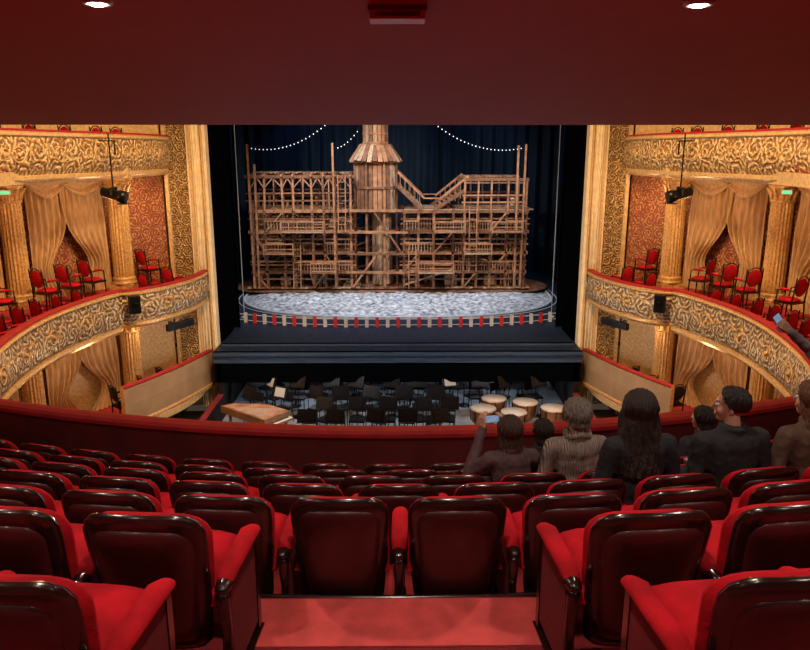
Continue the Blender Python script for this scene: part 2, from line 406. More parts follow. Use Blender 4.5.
for s in (1, -1):
    mb = MB()
    mb.sweep(mir(wallc, s), [(0, -2.2), (0, 1.3), (0, 5.2), (0, 12.9)], [0, 1, 0], s, False)
    mb.obj('wall_'+NM[s], [GOLDP, MOSA])
    mb = MB(); mb.sweep(mir(railc, s), fprof(2.36, 1.10), fm, s); medallions(mb, mir(railc, s), 1.86, .15, 1.25, 2); mb.obj('balcony_front', [RAILV, VELD, GOLD, FASC])
    mb = MB(); mb.sweep(mir(boxc, s), fprof(2.30, .98), fm, s); medallions(mb, mir(boxc, s), 1.86, .14, 1.1, 2); mb.obj('box_balcony_front', [RAILV, VELD, GOLD, FASC])
    mb = MB(); mb.sweep(mir(upc, s), fprof(6.10, 1.05), fm, s); medallions(mb, mir(upc, s), 5.62, .15, 1.25, 2); mb.obj('upper_balcony_front', [RAILV, VELD, GOLDP, FASCU])
    for (z0, z1, nm, fr) in ((1.40, MF, 'balcony_floor', 0), (MF, MS, 'balcony_rear_step', .52), (5.05, 5.3, 'upper_balcony_floor', 0), (-1.35, -1.15, 'ground_floor_tier', 0)):
        mb = MB()
        def P(u, v):
            k = round(u*40); f = fr+(.97-fr)*v; a = A[k]; b = Bw[k]
            if nm[0] == 'u': a = (max(a[0], 6.45), a[1])
            return (s*((a[0]+.14)*(1-f)+b[0]*f), a[1]*(1-f)+b[1]*f)
        for z in (z0, z1):
            mb.grid(lambda u, v, z=z: (*P(u, v), z), 40, 1, 0 if z == z1 else 1, False)
        mb.grid(lambda u, v: (*P(u, 0), z0+(z1-z0)*v), 40, 1, 0 if fr else 1, False)
        mb.obj(nm, [CARPET, GOLDP])
    for (x, y) in ((7.38, 19.25), (8.95, 16.85), (9.35, 13.6)):
        for (z0, z1) in ((MS, 5.05), (-1.15, 1.4)):
            m = MB(); H = z1-z0
            m.box((0, 0, .06), (.62, .62, .12), 0); m.box((0, 0, H-.05), (.64, .64, .1), 0)
            m.lathe([(.33, .12), (.33, .18), (.28, .22), (.31, .26), (.27, .32)], n=32)
            m.lathe([(.265, .30), (.25, H-.5)], n=40, flute=.09, sm=False, mi=0)
            m.lathe([(.27, H-.52), (.29, H-.48), (.25, H-.44), (.27, H-.3), (.34, H-.14), (.34, H-.1)], n=32)
            for k in range(12):
                a = k*pi/6
                m.tube([(.26*math.cos(a), .26*math.sin(a), H-.44), (.30*math.cos(a), .30*math.sin(a), H-.28), (.37*math.cos(a), .37*math.sin(a), H-.2)], [.03, .035, .02], 6)
            m.obj('fluted_column', [GOLD], (s*x, y, z0))
    mb = MB()
    def drape(mb, p0, p1, z1, z0, tie, folds=7):
        p0 = Vector(p0); p1 = Vector(p1); d = (p1-p0); nrm = Vector((-d.y, d.x)).normalized()
        if nrm.dot(-p0) < 0: nrm = -nrm
        def fn(u, v):
            z = z1+(z0-z1)*v
            g = 1-.42*math.exp(-((v-.72)/.24)**2)-.10*v
            a = tie+(u-tie)*g
            bell = .10+.08*math.sin(v*pi)*(1-abs(u-.5))
            q = p0+d*a+nrm*(bell+(.05+.02*math.sin(9*v+u*5))*math.sin(folds*2*pi*u+1.3*math.sin(3*v+u*4)))
            zz = z-.35*math.sin(pi*u)*math.exp(-((v-.35)/.3)**2)*(1 if v > .02 else 0)*v*3*.5
            return (q.x, q.y, zz)
        mb.grid(fn, 56, 26, 0)
        def sw(u, v):
            q = p0+d*u+nrm*(.22+.05*math.sin(v*pi*3)); return (q.x, q.y, z1+.02-(.10+.34*math.sin(pi*u)**1.2)*v)
        mb.grid(sw, 20, 8, 0)
    def wp(y, inset=.12):
        for i in range(len(wallc2)-1):
            a, b = wallc2[i], wallc2[i+1]
            if a[1] <= y <= b[1]:
                f = (y-a[1])/(b[1]-a[1]); return (s*(a[0]+(b[0]-a[0])*f-inset), y-inset*.4)
    for (y0, y1, tie) in ((17.3, 18.35, 0), (18.15, 19.25, 1), (13.9, 15.3, 0), (15.0, 16.5, 1), (11.0, 12.3, 0), (12.0, 13.3, 1)):
        drape(mb, wp(y0), wp(y1), 5.0, MS+.02, tie)
        drape(mb, wp(y0), wp(y1), 1.32, -1.12, tie)
    mb.obj('wall_drapery', [DRAPE])
    mb = MB()
    def vs(x0, x1, y0, y1, mi, z0=-1.9, z1=12): mb.bx(s*x0, s*x1, y0, y1, z0, z1, mi)
    vs(5.42, 5.50, 20.95, 21.28, 0); vs(5.50, 5.54, 20.86, 21.28, 1); vs(5.54, 5.84, 21.0, 21.28, 0)
    for k in range(3):
        mb.tube([(s*(5.60+.09*k), 21.0, -1.9), (s*(5.60+.09*k), 21.0, 12)], .028, 8, 0, False)
    vs(5.84, 5.89, 20.86, 21.28, 1); vs(5.89, 5.97, 20.93, 21.28, 0)
    vs(5.97, 6.52, 20.99, 21.28, 2); vs(6.52, 6.62, 20.88, 21.28, 1)
    mb.obj('proscenium_pilaster', [CREAM, GOLDP, CARV])
    mb = MB(); mb.bx(s*6.64, s*10.5, 21.3, 21.6, -2.2, 12.9); mb.obj('wall_proscenium_'+NM[s], [GOLDP])
    mb = MB()
    lb = catmull([(6.95, 17.3), (6.75, 17.7), (6.3, 18.7), (5.95, 19.7), (5.62, 20.85)], 8)
    mb.sweep(mir(lb, s), [(-.08, -1.15), (-.08, -.16), (-.08, -.10), (-.05, -.07), (.04, -.07), (.06, -.11), (.04, -.15), (.03, -.20), (.05, -.6), (.03, -1.08), (.07, -1.12), (.07, -1.2), (-.08, -1.2)],
             [1, 0, 0, 0, 0, 0, 2, 3, 3, 2, 2, 2], s)
    mb.obj('lower_box_front', [RAILV, VELD, GOLD, BOXF])
    m = MB(); m.bx(-.13, .13, -.1, .1, -.22, .22, 0); m.bx(-.10, .10, -.112, -.1, -.19, .19, 1); m.lathe([(.07, 0), (.08, .01)], (0, -.115, .05), 16, 1)
    m.obj('loudspeaker', [BLK, BLKM], (s*6.52, 17.5, 2.0), -s*.5)
    m = MB(); m.bx(-.45, .45, -.06, .06, -.09, .09, 0)
    for k in range(6): m.bx(-.40+.14*k, -.29+.14*k, -.07, -.06, -.06, .06, 1)
    m.bx(-.3, -.26, 0, .12, .05, .15, 0); m.bx(.26, .3, 0, .12, .05, .15, 0)
    m.obj('batten_light', [BLK, BLKM], (s*5.85, 18.85, 1.16), -s*1.05)
    m = MB()
    m.tube([(0, 0, 1.35), (0, 0, .1)], .018, 8, 0); m.tube([(-.22, 0, 1.2), (.12, 0, 1.2)], .015, 8, 0)
    m.tube([(.12, 0, 1.2), (.12, 0, .9)], .018, 8, 0)
    n0 = len(m.v)
    m.lathe([(.05, -.3), (.11, -.26), (.12, .1), (.14, .12), (.14, .30), (.12, .30)], (0, 0, 0), 16, 0)
    for k in range(n0, len(m.v)): m.v[k] = tuple(Matrix.Rotation(math.radians(105), 3, 'Y') @ Vector(m.v[k]))
    m.bx(-.03, .03, -.16, -.13, -.02, .16, 0); m.bx(-.03, .03, .13, .16, -.02, .16, 0); m.bx(-.03, .03, -.16, .16, .14, .17, 0)
    m.bx(.1, .30, -.11, .11, -.22, -.19, 0)
    m.obj('theatre_spotlight', [BLKM], (s*6.55, 16.9, 4.72), pi if s > 0 else 0)
    m = MB(); m.bx(-.11, .11, -.02, .02, -.05, .05, 0); m.bx(-.095, .095, -.024, -.02, -.038, .038, 1)
    m.obj('exit_sign', [WHITE, SIGN], (s*8.72, 16.3, 4.80), -s*.4)

mb = MB(); mb.bx(-10.5, 10.5, -4, 21.6, 13, 13.3); mb.obj('ceiling_auditorium', [GOLDP])
mb = MB(); mb.bx(-9.8, 9.8, 7.0, 16.4, -2.4, -2.2); mb.bx(-9.8, -5.5, 16.4, 21.3, -2.4, -2.2); mb.bx(5.5, 9.8, 16.4, 21.3, -2.4, -2.2); mb.obj('floor_stalls', [FLOORD])
mb = MB(); mb.bx(-5.4, 5.4, 21.0, 21.4, 9.3, 12.9); mb.obj('proscenium_header', [GOLD])

def armchair(name, m1, m2):
    mb = MB()
    for x in (-.21, .21):
        mb.tube([(x, .21, 0), (x, .2, .4)], [.014, .022], 8, 0); mb.tube([(x, -.22, 0), (x, -.19, .4), (x*.98, -.25, .95)], [.014, .02, .016], 8, 0)
        mb.tube([(x, -.21, .66), (x*1.12, .05, .67), (x*1.1, .17, .65), (x, .19, .42)], .017, 8, 0); mb.tube([(x*1.08, -.1, .685), (x*1.1, .08, .685)], .026, 8, 1)
    mb.bx(-.23, .23, -.21, .23, .36, .41, 0); mb.ell((0, .01, .43), (.22, .22, .055), 1)
    mb.ell((0, -.225, .73), (.20, .04, .21), 1, Matrix.Rotation(.12, 3, 'X'))
    arc = [(.215*math.cos(a), -.235-.02*math.sin(a), .75+.23*math.sin(a)) for a in [pi*k/10 for k in range(11)]]
    mb.tube(arc, .014, 8, 0)
    return mb.mesh(name, [m1, m2])
ac = armchair('armchair_mesh', SWOOD, VEL); acb = armchair('dark_chair_mesh', BLK, BLK)
for s in (1, -1):
    for (x, y) in ((7.65, 13.0), (7.8, 13.65), (7.85, 14.3), (7.84, 14.95), (7.75, 15.55), (7.55, 16.15), (7.33, 16.7), (6.6, 19.0), (6.3, 20.0)):
        inst('box_armchair', ac, (s*x, y, MF), s*.55+R.uniform(-.1, .1))
    for (x, y) in ((8.6, 15.4), (8.2, 16.6), (7.95, 17.3), (6.95, 19.95), (7.75, 18.1)):
        inst('box_armchair', ac, (s*x, y, MS), s*.5+R.uniform(-.35, .35))
    for (x, y) in ((7.2, 17.9), (6.75, 18.7), (6.5, 19.5), (7.9, 16.2), (8.2, 15.4)):
        inst('box_chair', acb, (s*x, y, -1.15), s*.5+R.uniform(-.3, .3))
    for (x, y) in ((8.1, 13.), (8.05, 14), (7.9, 15), (7.7, 16), (7.4, 17), (7.1, 18), (7.0, 19)):
        inst('gallery_armchair', ac, (s*x, y+.1, 5.3), s*.5)

# ------------------------------------------------------------------ stage
mb = MB(); mb.bx(-10, 10, 21.3, 36, -.12, 0, 0); mb.bx(-5.4, 5.4, 20.3, 21.3, -.12, 0, 0); mb.bx(-5.4, 5.4, 20.25, 20.32, -.34, -.02, 1); mb.bx(-5.4, 5.4, 20.20, 20.26, -.17, -.12, 0); mb.bx(-5.4, 5.4, 20.24, 20.3, -.0, .015, 2)
mb.bx(-5.4, 5.4, 20.3, 20.45, -.95, -.34, 2); mb.bx(-5.3, 5.3, 20.9, 20.96, 0, .05, 1); mb.bx(-5.3, 5.3, 20.98, 21.02, 0, .07, 2)
mb.obj('stage_floor', [BLUEFL, LIP, BLKF])
PZ = -2.05
mb = MB(); mb.bx(-5.2, 5.2, 16.6, 24.2, PZ-.2, PZ, 0)
for s in (1, -1):
    mb.bx(s*5.2, s*5.32, 20.3, 24.2, PZ-.2, -.14, 1); mb.bx(s*5.2, s*5.32, 16.6, 20.3, PZ-.2, -1.35, 1); mb.bx(s*5.18, s*5.34, 16.6, 20.3, -1.35, -1.30, 2)
mb.bx(-5.2, 5.2, 24.1, 24.3, PZ-.2, -.14, 1); mb.bx(-5.2, 5.2, 16.45, 16.6, PZ-.2, -1.1, 2); mb.obj('orchestra_pit', [PITF, PITW, VELD])
def curtain(name, x0, x1, y, z0, z1, folds, amp, mt):
    m = MB()
    m.grid(lambda u, v: (x0+(x1-x0)*u, y+amp*math.sin(folds*2*pi*u+.8*math.sin(u*17))*(.6+.4*v)+.05*math.sin(5*u*folds), z1+(z0-z1)*v), int(folds*10), 6, 0)
    m.obj(name, [mt])
curtain('backdrop_curtain', -9.5, 9.5, 34.8, 0, 10, 34, .14, NAVY)
for s in (1, -1):
    curtain('wing_curtain', s*5.22, s*9.9, 23.2, 0.0, 10, 8, .10, BLKF)
    curtain('wing_curtain', s*6.6, s*9.9, 27.6, 0.0, 10, 7, .12, NAVY)
    curtain('wing_curtain', s*7.0, s*9.9, 31.5, 0.0, 10, 6, .12, NAVY)
    m = MB(); m.bx(s*5.38, s*5.6, 21.45, 22.9, 0, 10); m.obj('proscenium_tormentor', [BLKF])
    m = MB(); m.tube([(0, 0, 0), (0, 0, 8)], .016, 8, 0); m.lathe([(.12, 0), (.12, .03), (.05, .06)], n=16); m.obj('lighting_boom', [RIM], (s*5.40, 24.7, 0))
mb = MB(); mb.bx(-10.2, -10, 21.7, 36.2, -.1, 10.2); mb.bx(10, 10.2, 21.7, 36.2, -.1, 10.2); mb.bx(-10.2, 10.2, 36, 36.2, -.1, 10.2); mb.bx(-10.2, 10.2, 21.7, 36.2, 10.1, 10.3); mb.obj('wall_stage_house', [BLKF])
IX, IY, IA, IB = 0, 28.9, 6.1, 4.4
mb = MB()
def isl(u, v):
    a = 2*pi*u; r = v
    c, s_ = math.cos(a), math.sin(a)
    f = (abs(c)**2.6+abs(s_)**2.6)**(-1/2.6)
    x = IX+IA*r*f*c; y = IY+IB*r*f*s_
    h = .14+.22*(noise.ridged_multi_fractal(Vector((x*.9, y*1.2, 0)), 1, 2, 5, 1, 2)-.9)*.35+.05*noise.fractal(Vector((x*4, y*4, 3)), 1, 2, 3)
    h *= (1-r**10)
    return (x, y, max(.03, h) if r < .985 else .01)
mb.grid(isl, 300, 100, 0)
for (rad, k, zz) in ((.05, 1.0, .05), (.02, 1.035, .03)):
    pts = []
    for i in range(97):
        a = 2*pi*i/96; c, s_ = math.cos(a), math.sin(a); f = (abs(c)**2.6+abs(s_)**2.6)**(-1/2.6)
        pts.append((IX+IA*k*f*c, IY+IB*k*f*s_, zz))
    mb.tube(pts, rad, 8, 1)
mb.obj('frosted_stage_island', [SNOW, RIM])
mb = MB()
pts = []
N = 34
for i in range(N+1):
    u = i/N*2-1; pts.append((u*5.9, 23.25+1.1*abs(u)**3))
for i, (x, y) in enumerate(pts):
    mb.bx(x-.06, x+.06, y-.03, y+.03, 0, .34, 1 if i % 2 else 0)
    if i < N:
        x2, y2 = pts[i+1]
        mb.beam((x, y, .28), (x2, y2, .28), .02, .03, 0); mb.beam((x, y, .08), (x2, y2, .08), .02, .02, 0)
mb.obj('striped_barrier', [WHITE, REDP])

# ------------------------------------------------------------------ timber set
mb = MB()
rr = lambda a: R.uniform(-a, a)
yf, ym, yb = 28.5, 29.8, 31.2
def post(x, y, z0, z1, w=.10, mi=None): mb.beam((x, y, z0), (x+rr(.05), y, z1), w, w, R.choice((0, 1)) if mi is None else mi)
def hb(x0, x1, y, z, w=.08, mi=None): mb.beam((x0-.08-R.random()*.12, y, z+rr(.02)), (x1+.08+R.random()*.12, y, z+rr(.02)), w, w*1.2, R.choice((0, 1, 1)) if mi is None else mi)
mb.tube([(-5.75, 29.9, .20), (5.1, 29.9, .20)], 1.55, 28, 1, sy=.09)
for k in range(60):
    x = -6.3+k*.2
    mb.box((x, 29.9, .35+rr(.01)), (.18, 2.9, .05), R.choice((0, 1, 2)))
base = .36
LX = [-6.05, -5.5, -4.75, -4.3, -3.55, -3.05, -2.6, -1.95]
RX = [.25, .85, 1.5, 2.3, 2.75, 3.3, 3.85, 4.55, 4.95, 5.3]
lv = [1.0, 1.75, 2.6, 3.4]
for y in (yf, ym, yb):
    for x in LX: post(x, y, base, R.uniform(3.5, 4.0))
    for x in RX: post(x, y, base, 3.5 if x > 1.9 else 3.45)
    for z in lv:
        hb(LX[0], LX[-1], y, z, .10)
        hb(RX[0], RX[-1], y, z, .10)
    for z in (.7, 1.28, 1.42, 2.1, 2.3, 2.9, 3.1):
        if y != ym or R.random() < .5: hb(LX[0], LX[-1], y, z, .05); hb(RX[0], RX[-1], y, z, .05)
for z in lv:
    for x in LX+RX:
        mb.beam((x, yf-.2, z-.07), (x, yb+.1, z-.07), .08, .09, 1)
    for k in range(20):
        y = yf+.05+k*.13
        if R.random() < .85:
            a = -6.05+R.choice((0, 0, .6)); mb.box(((a-1.9)/2, y, z+.05), (-1.9-a, .11, .035), R.choice((0, 1, 2)))
        if R.random() < .85 and z < 3: mb.box((2.75, y, z+.05), (5.1, .11, .035), R.choice((0, 1, 2)))
        if z > 3: mb.box((2.75+(.4 if k % 3 else 0), y, z+.05), (5.0, .11, .035), R.choice((0, 1, 2)))
for (X, zr) in ((LX, lv[:3]), (RX, lv[:3])):
    for z in zr:
        for i in range(len(X)-1):
            q = R.random()
            if q < .5:
                w = X[i+1]-X[i]; n = max(2, int(w/.11))
                for k in range(n): mb.beam((X[i]+w*k/n, yf-.17, z+.08), (X[i]+w*k/n, yf-.17, z+.42), .025, .025, R.choice((0, 1, 2)))
                mb.beam((X[i], yf-.17, z+.43), (X[i+1], yf-.17, z+.43), .05, .05, 0)
            elif q < .62:
                mb.box(((X[i]+X[i+1])/2, ym+.1, z+.36), (X[i+1]-X[i]-.1, .03, .5), R.choice((0, 1, 2)))
for (X, zr) in ((LX, lv), (RX, lv)):
    for i in range(len(X)-1):
        for j, z in enumerate([base]+zr[:-1]):
            if R.random() < .38:
                z2 = zr[j]; a, b = (z, z2) if R.random() < .5 else (z2, z)
                yy = R.choice((yf-.08, yf-.08, ym, yb))
                mb.beam((X[i], yy, a), (X[i+1], yy, b), .04, .06, R.choice((0, 1)))
# projecting front gallery decks at irregular bays, for depth
for (xa, xb, z) in ((-5.5, -4.3, 1.75), (-3.6, -2.6, 1.0), (-4.75, -3.05, 2.6), (.85, 2.3, 1.0), (2.75, 3.85, 1.75), (3.85, 5.1, 2.6), (1.5, 2.75, 2.6)):
    for k in range(4): mb.box(((xa+xb)/2, yf-.28-.13*k, z+.05), (xb-xa, .11, .035), R.choice((0, 1, 2)))
    for x in (xa, xb):
        mb.beam((x, yf-.7, z), (x, yf, z-.02), .06, .06, 1); mb.beam((x, yf-.68, z), (x, yf, z-.5), .045, .045, 0); mb.beam((x, yf-.68, z), (x, yf-.68, z+.45), .045, .045, 0)
    mb.beam((xa, yf-.68, z+.44), (xb, yf-.68, z+.44), .05, .05, 0); mb.beam((xa, yf-.68, z+.24), (xb, yf-.68, z+.24), .03, .03, 0)
for _ in range(44):
    x = R.uniform(-6, 4.4); z = R.choice([base]+lv[:3])+.1; L = R.uniform(.8, 2.2)
    if -2.0 < x < -.1: continue
    x2 = min(5.2, max(-6.1, x+L*R.choice((1, -1))*.6))
    mb.beam((x, R.uniform(yf, yb), z), (x2, R.uniform(yf, yb), z+R.uniform(.1, .8)), .12, .035, R.choice((0, 1, 2)))
def tinychair(x, y, z, a, mi):
    rot = Matrix.Rotation(a, 3, 'Z'); o = Vector((x, y, z))
    T = lambda p: o+rot @ Vector(p)
    for sx in (-.17, .17):
        mb.beam(T((sx, -.17, 0)), T((sx, -.17, .42)), .035, .035, mi); mb.beam(T((sx, .17, 0)), T((sx, .19, .85)), .035, .035, mi)
    mb.box(T((0, 0, .43)), (.4, .4, .035), mi, rot)
    for h in (.58, .70, .82): mb.beam(T((-.17, .185, h)), T((.17, .185, h)), .03, .05, mi)
for _ in range(46):
    x = R.choice((R.uniform(-5.8, -2.2), R.uniform(.4, 5.0))); z = R.choice([base-.02]+lv[:3])+.07
    if z+.85 > 3.4: continue
    tinychair(x, R.choice((yf+.3, yf+.8, ym+.5)), z, R.uniform(0, 6.28), R.choice((0, 1, 2)))
for y in (yf-.05, yb):
    for z in (3.82, 4.1): hb(-6.1, -2.0, y, z, .05)
    hb(-6.15, -1.9, y, 4.72, .10)
    for x in LX: post(x, y, 3.4, 4.82, .08)
    for i in range(len(LX)-1):
        m_ = (LX[i]+LX[i+1])/2
        mb.beam((LX[i], y, 4.3), (m_, y, 4.68), .045, .045, 0); mb.beam((m_, y, 4.68), (LX[i+1], y, 4.3), .045, .045, 0)
        if i % 2: post(m_, y, 3.4, 4.7, .05)
for x in LX: mb.beam((x, yf-.25, 4.78), (x, yb+.2, 4.78), .07, .08, 0)
for k in range(28): mb.box((-6.0+.15*k, (yf+yb)/2+rr(.1), 4.86), (.11, 1.9, .03), R.choice((0, 1, 2)))
for (x, h) in ((-6.05, 5.95), (-5.85, 5.2), (5.15, 5.95), (4.9, 5.9), (-2.62, 6.0)): post(x, yf-.15, base, h, .08, 0)
for y in (yf-.05, yb):
    for z in (3.75, 4.0): hb(2.75, 5.15, y, z, .05)
    hb(2.9, 5.25, y, 4.62, .09); hb(2.9, 5.25, y, 4.5, .05)
    for x in RX[4:]: post(x, y, 3.4, 4.68, .07)
    mb.beam((1.7, y, 3.85), (2.9, y, 4.75), .06, .09, 0); mb.beam((1.5, y, 3.45), (2.75, y, 4.2), .06, .12, 1)
    for k in range(6): mb.beam((1.7+.22*k, y, 3.5+.10*k), (1.7+.22*k, y, 3.9+.165*k), .04, .04, 1)
    mb.beam((.0, y, 4.9), (1.1, y, 3.9), .06, .08, 0); mb.beam((.0, y, 4.35), (1.0, y, 3.45), .06, .12, 1)
    for k in range(5): mb.beam((.1+.2*k, y, 4.25-.18*k), (.1+.2*k, y, 4.8-.18*k), .04, .04, 1)
    mb.beam((1.1, y, 3.9), (1.7, y, 3.9), .05, .05, 0)
for k in range(7): mb.box((1.7+.17*k, (yf+yb)/2, 3.5+.10*k), (.17, 2.2, .035), 0); mb.box((.1+.14*k, (yf+yb)/2, 4.3-.12*k), (.15, 2.2, .035), 2)
for k in range(16): mb.box((2.85+.145*k, (yf+yb)/2+rr(.1), 4.72), (.1, 1.7, .03), R.choice((0, 1, 2)))
for k in range(20): mb.beam((.25+.12*k, yf-.1, 2.65), (.25+.12*k, yf-.1, 3.05), .025, .025, 1)
for (x, z0, z1, y) in ((-4.2, .4, 2.7, yf-.2), (.6, .4, 2.0, yf-.25), (3.1, 1.05, 3.6, yf-.2), (-2.3, 2.65, 4.8, yf-.15)):
    for dx in (-.15, .15): mb.beam((x+dx, y-.25, z0), (x+dx, y, z1), .035, .05, 0)
    n = int((z1-z0)/.25)
    for k in range(1, n): mb.beam((x-.15, y-.25*(1-k/n), z0+(z1-z0)*k/n), (x+.15, y-.25*(1-k/n), z0+(z1-z0)*k/n), .025, .025, 0)
mb.beam((.3, yf-.1, .5), (2.3, yf-.1, 1.1), .12, .05, 2); mb.beam((2.4, yf+.3, 1.8), (4.9, yf+.3, 1.15), .4, .05, 2)
mb.beam((-5.8, yf+.4, 1.9), (-4.0, yf+.4, 2.6), .4, .05, 2)
# tower
TX, TY = -.93, 29.3
def clad(n, r0, r1, z0, z1, mi=(0, 2, 2, 1), wf=.86):
    for k in range(n):
        a = 2*pi*k/n+pi/n
        c, s_ = math.cos(a), math.sin(a)
        mb.beam((TX+c*r0, TY+s_*r0, z0-rr(.04)), (TX+c*r1, TY+s_*r1, z1+rr(.04)), 2*pi*max(r0, r1)/n*wf, .05, R.choice(mi))
def oct_(r, z, w=.09, mi=1, n=8):
    P = [(TX+r*math.cos(2*pi*k/n+pi/8), TY+r*math.sin(2*pi*k/n+pi/8), z) for k in range(n)]
    for k in range(n): mb.beam(P[k], P[(k+1) % n], w, w, mi)
mb.lathe([(.36, .4), (.36, 3.4)], (TX+.25, TY, 0), 16, 1)
TX += .25; clad(16, .42, .40, .4, 3.4); TX -= .25
mb.lathe([(.84, 3.4), (.78, 5.3)], (TX, TY, 0), 16, 1); clad(30, .90, .84, 3.35, 5.35, (0, 2, 1, 1))
for z in (3.4, 4.3, 5.3): oct_(.97, z)
mb.lathe([(1.06, 5.25), (.66, 5.85), (.60, 5.9)], (TX, TY, 0), 24, 1); clad(30, 1.10, .64, 5.3, 5.92, (0, 2, 1), .8)
mb.lathe([(.44, 5.8), (.42, 8.3)], (TX, TY, 0), 16, 1); clad(18, .50, .47, 5.85, 8.4, (0, 2, 1, 1))
for z in (6.0, 6.35, 7.3): oct_(.54, z, .07, 0)
for k in range(8):
    a = 2*pi*k/8+pi/8; mb.beam((TX+.97*math.cos(a), TY+.97*math.sin(a), .4), (TX+.93*math.cos(a), TY+.93*math.sin(a), 5.3), .08, .08, 1 if k % 2 else 0)
for z in (1.0, 1.75, 2.6): oct_(1.0, z, .08, 0)
for z in lv[:3]: hb(-2.0, .25, 28.32, z, .07)
mb.bx(-2.0, .2, 28.3, 28.40, 3.38, 3.48, 0)
mb.beam((-1.9, 28.35, .4), (-.9, 28.35, 1.7), .06, .08, 0); mb.beam((.1, 28.35, 1.85), (-1.0, 28.35, 3.4), .05, .07, 1)
for (x, z, w) in ((-5.0, base, .4), (-3.4, 1.1, .35), (3.7, base, .45), (4.3, 1.1, .4), (2.0, base, .5), (-2.9, 2.7, .35), (4.7, 3.55, .35)):
    mb.bx(x, x+w, yf+.2, yf+.2+w, z+.05, z+w, 2); mb.bx(x-.02, x+w+.02, yf+.18, yf+.2, z+w*.4, z+w*.55, 0)
mb.v = [(x*.945, y, z) for x, y, z in mb.v]
mb.obj('timber_scaffold_stage_set', [W1, W2, W3])

mb = MB()
def cat(p, q, sag, n):
    P = []
    for i in range(n+1):
        u = i/n; P.append((p[0]+(q[0]-p[0])*u, p[1]+(q[1]-p[1])*u, p[2]+(q[2]-p[2])*u-4*sag*u*(1-u)))
    mb.tube(P, .006, 5, 0)
    for a in P[1:-1]: mb.ell((a[0], a[1], a[2]-.03), (.016, .016, .022), 1, n=8, m=6)
cat((-5.7, 28.2, 5.85), (-2.45, 28.2, 6.9), .45, 22); cat((-2.4, 28.2, 5.8), (-1.4, 28.2, 6.6), .15, 8); cat((1.1, 28.2, 6.95), (4.85, 28.2, 5.85), .5, 26)
mb.obj('string_lights', [BLK, BULB])

# ------------------------------------------------------------------ orchestra pit contents
m = MB(); m.lathe([(.2, 0), (.2, .02), (.02, .04)], n=12); m.tube([(0, 0, .02), (0, 0, 1.0)], .013, 6)
m.box((0, -.02, 1.12), (.5, .02, .34), 0, Matrix.Rotation(-.35, 3, 'X')); m.box((0, -.10, .96), (.5, .07, .015), 0); m.box((0, -.042, 1.12), (.34, .008, .26), 1, Matrix.Rotation(-.35, 3, 'X'))
stand = m.mesh('stand_mesh', [BLKM, PAPER])
stand2 = MB(); stand2.v = list(m.v); stand2.f = m.f; stand2.m = [0]*len(m.f); stand2.s = m.s; stand2.uv = m.uv; stand2 = stand2.mesh('stand_mesh_b', [BLKM])
m = MB()
for x in (-.2, .2):
    m.tube([(x, .2, 0), (x, .19, .45)], .012, 6); m.tube([(x, -.22, 0), (x, -.18, .45), (x, -.24, .86)], .012, 6)
m.bx(-.22, .22, -.2, .22, .43, .48); m.box((0, -.225, .74), (.40, .03, .26), 0, Matrix.Rotation(.12, 3, 'X'))
pch = m.mesh('pit_chair_mesh', [BLK])
R2 = random.Random(5)
for j, y in enumerate((18.0, 18.95, 19.9, 20.85, 21.8, 22.7)):
    for i in range(10):
        x = -4.2+i*.88+(j % 2)*.35+R2.uniform(-.1, .1)
        if x > 1.8 and j < 3 or x < -2.9 and j < 2: continue
        rz = R2.uniform(-.3, .3)+x*.15
        inst('orchestra_chair', pch, (x, y, PZ), rz+pi+R2.uniform(-.2, .2))
        inst('music_stand', stand if R2.random() < .12 else stand2, (x+.03, y-.50, PZ), rz)
m = MB(); m.lathe([(.05, .25), (.2, .3), (.33, .5), (.36, .78), (.37, .82), (.36, .83)], n=28, mi=0); m.lathe([(.355, .832), (.355, .84)], n=28, mi=1)
m.tube([(0, 0, .02), (0, 0, .3)], .04, 8, 2)
for k in range(3):
    a = k*2.09; m.tube([(0, 0, .2), (.36*math.cos(a), .36*math.sin(a), .02)], .018, 6, 2)
for k in range(8):
    a = k*pi/4; m.tube([(.37*math.cos(a), .37*math.sin(a), .83), (.34*math.cos(a), .34*math.sin(a), .5)], .012, 6, 2)
tm = m.mesh('timpani_mesh', [COPPER, DRUM, BLKM])
for (x, y) in ((2.35, 18.8), (3.15, 18.5), (2.75, 19.6), (3.6, 19.3), (4.3, 18.8)): inst('timpani', tm, (x, y, PZ))
m = MB(); out = [(-.45, -.8), (.45, -.8), (.45, 0), (.33, .3), (.08, .6), (-.1, .9), (-.45, 1.0)]
def prism(m, P, z0, z1, mi):
    n = len(P); m.add([(x, y, z0) for x, y in P]+[(x, y, z1) for x, y in P], [tuple(range(n))[::-1], tuple(range(n, 2*n))]+[(k, (k+1) % n, n+(k+1) % n, n+k) for k in range(n)], mi)
prism(m, out, .7, .9, 0); prism(m, [(x*.90, y*.90) for x, y in out], .9, .905, 1)
for k in range(18): m.beam((-.36+.042*k, -.55, .912), (-.36+.042*k, .70-.07*k, .912), .006, .006, 2)
m.bx(-.42, .42, -.98, -.8, .70, .75, 0); m.bx(-.40, .40, -.96, -.82, .75, .765, 2)
for k in range(22): m.bx(-.38+.034*k, -.368+.034*k, -.9, -.82, .765, .775, 3)
for (x, y) in ((-.38, -.7), (.38, -.7), (-.3, .8)): m.tube([(x, y, 0), (x, y, .7)], [.03, .045], 8, 0)
m.obj('harpsichord', [PWOOD, W1, WHITE, BLK], (-3.85, 18.6, PZ), .9)

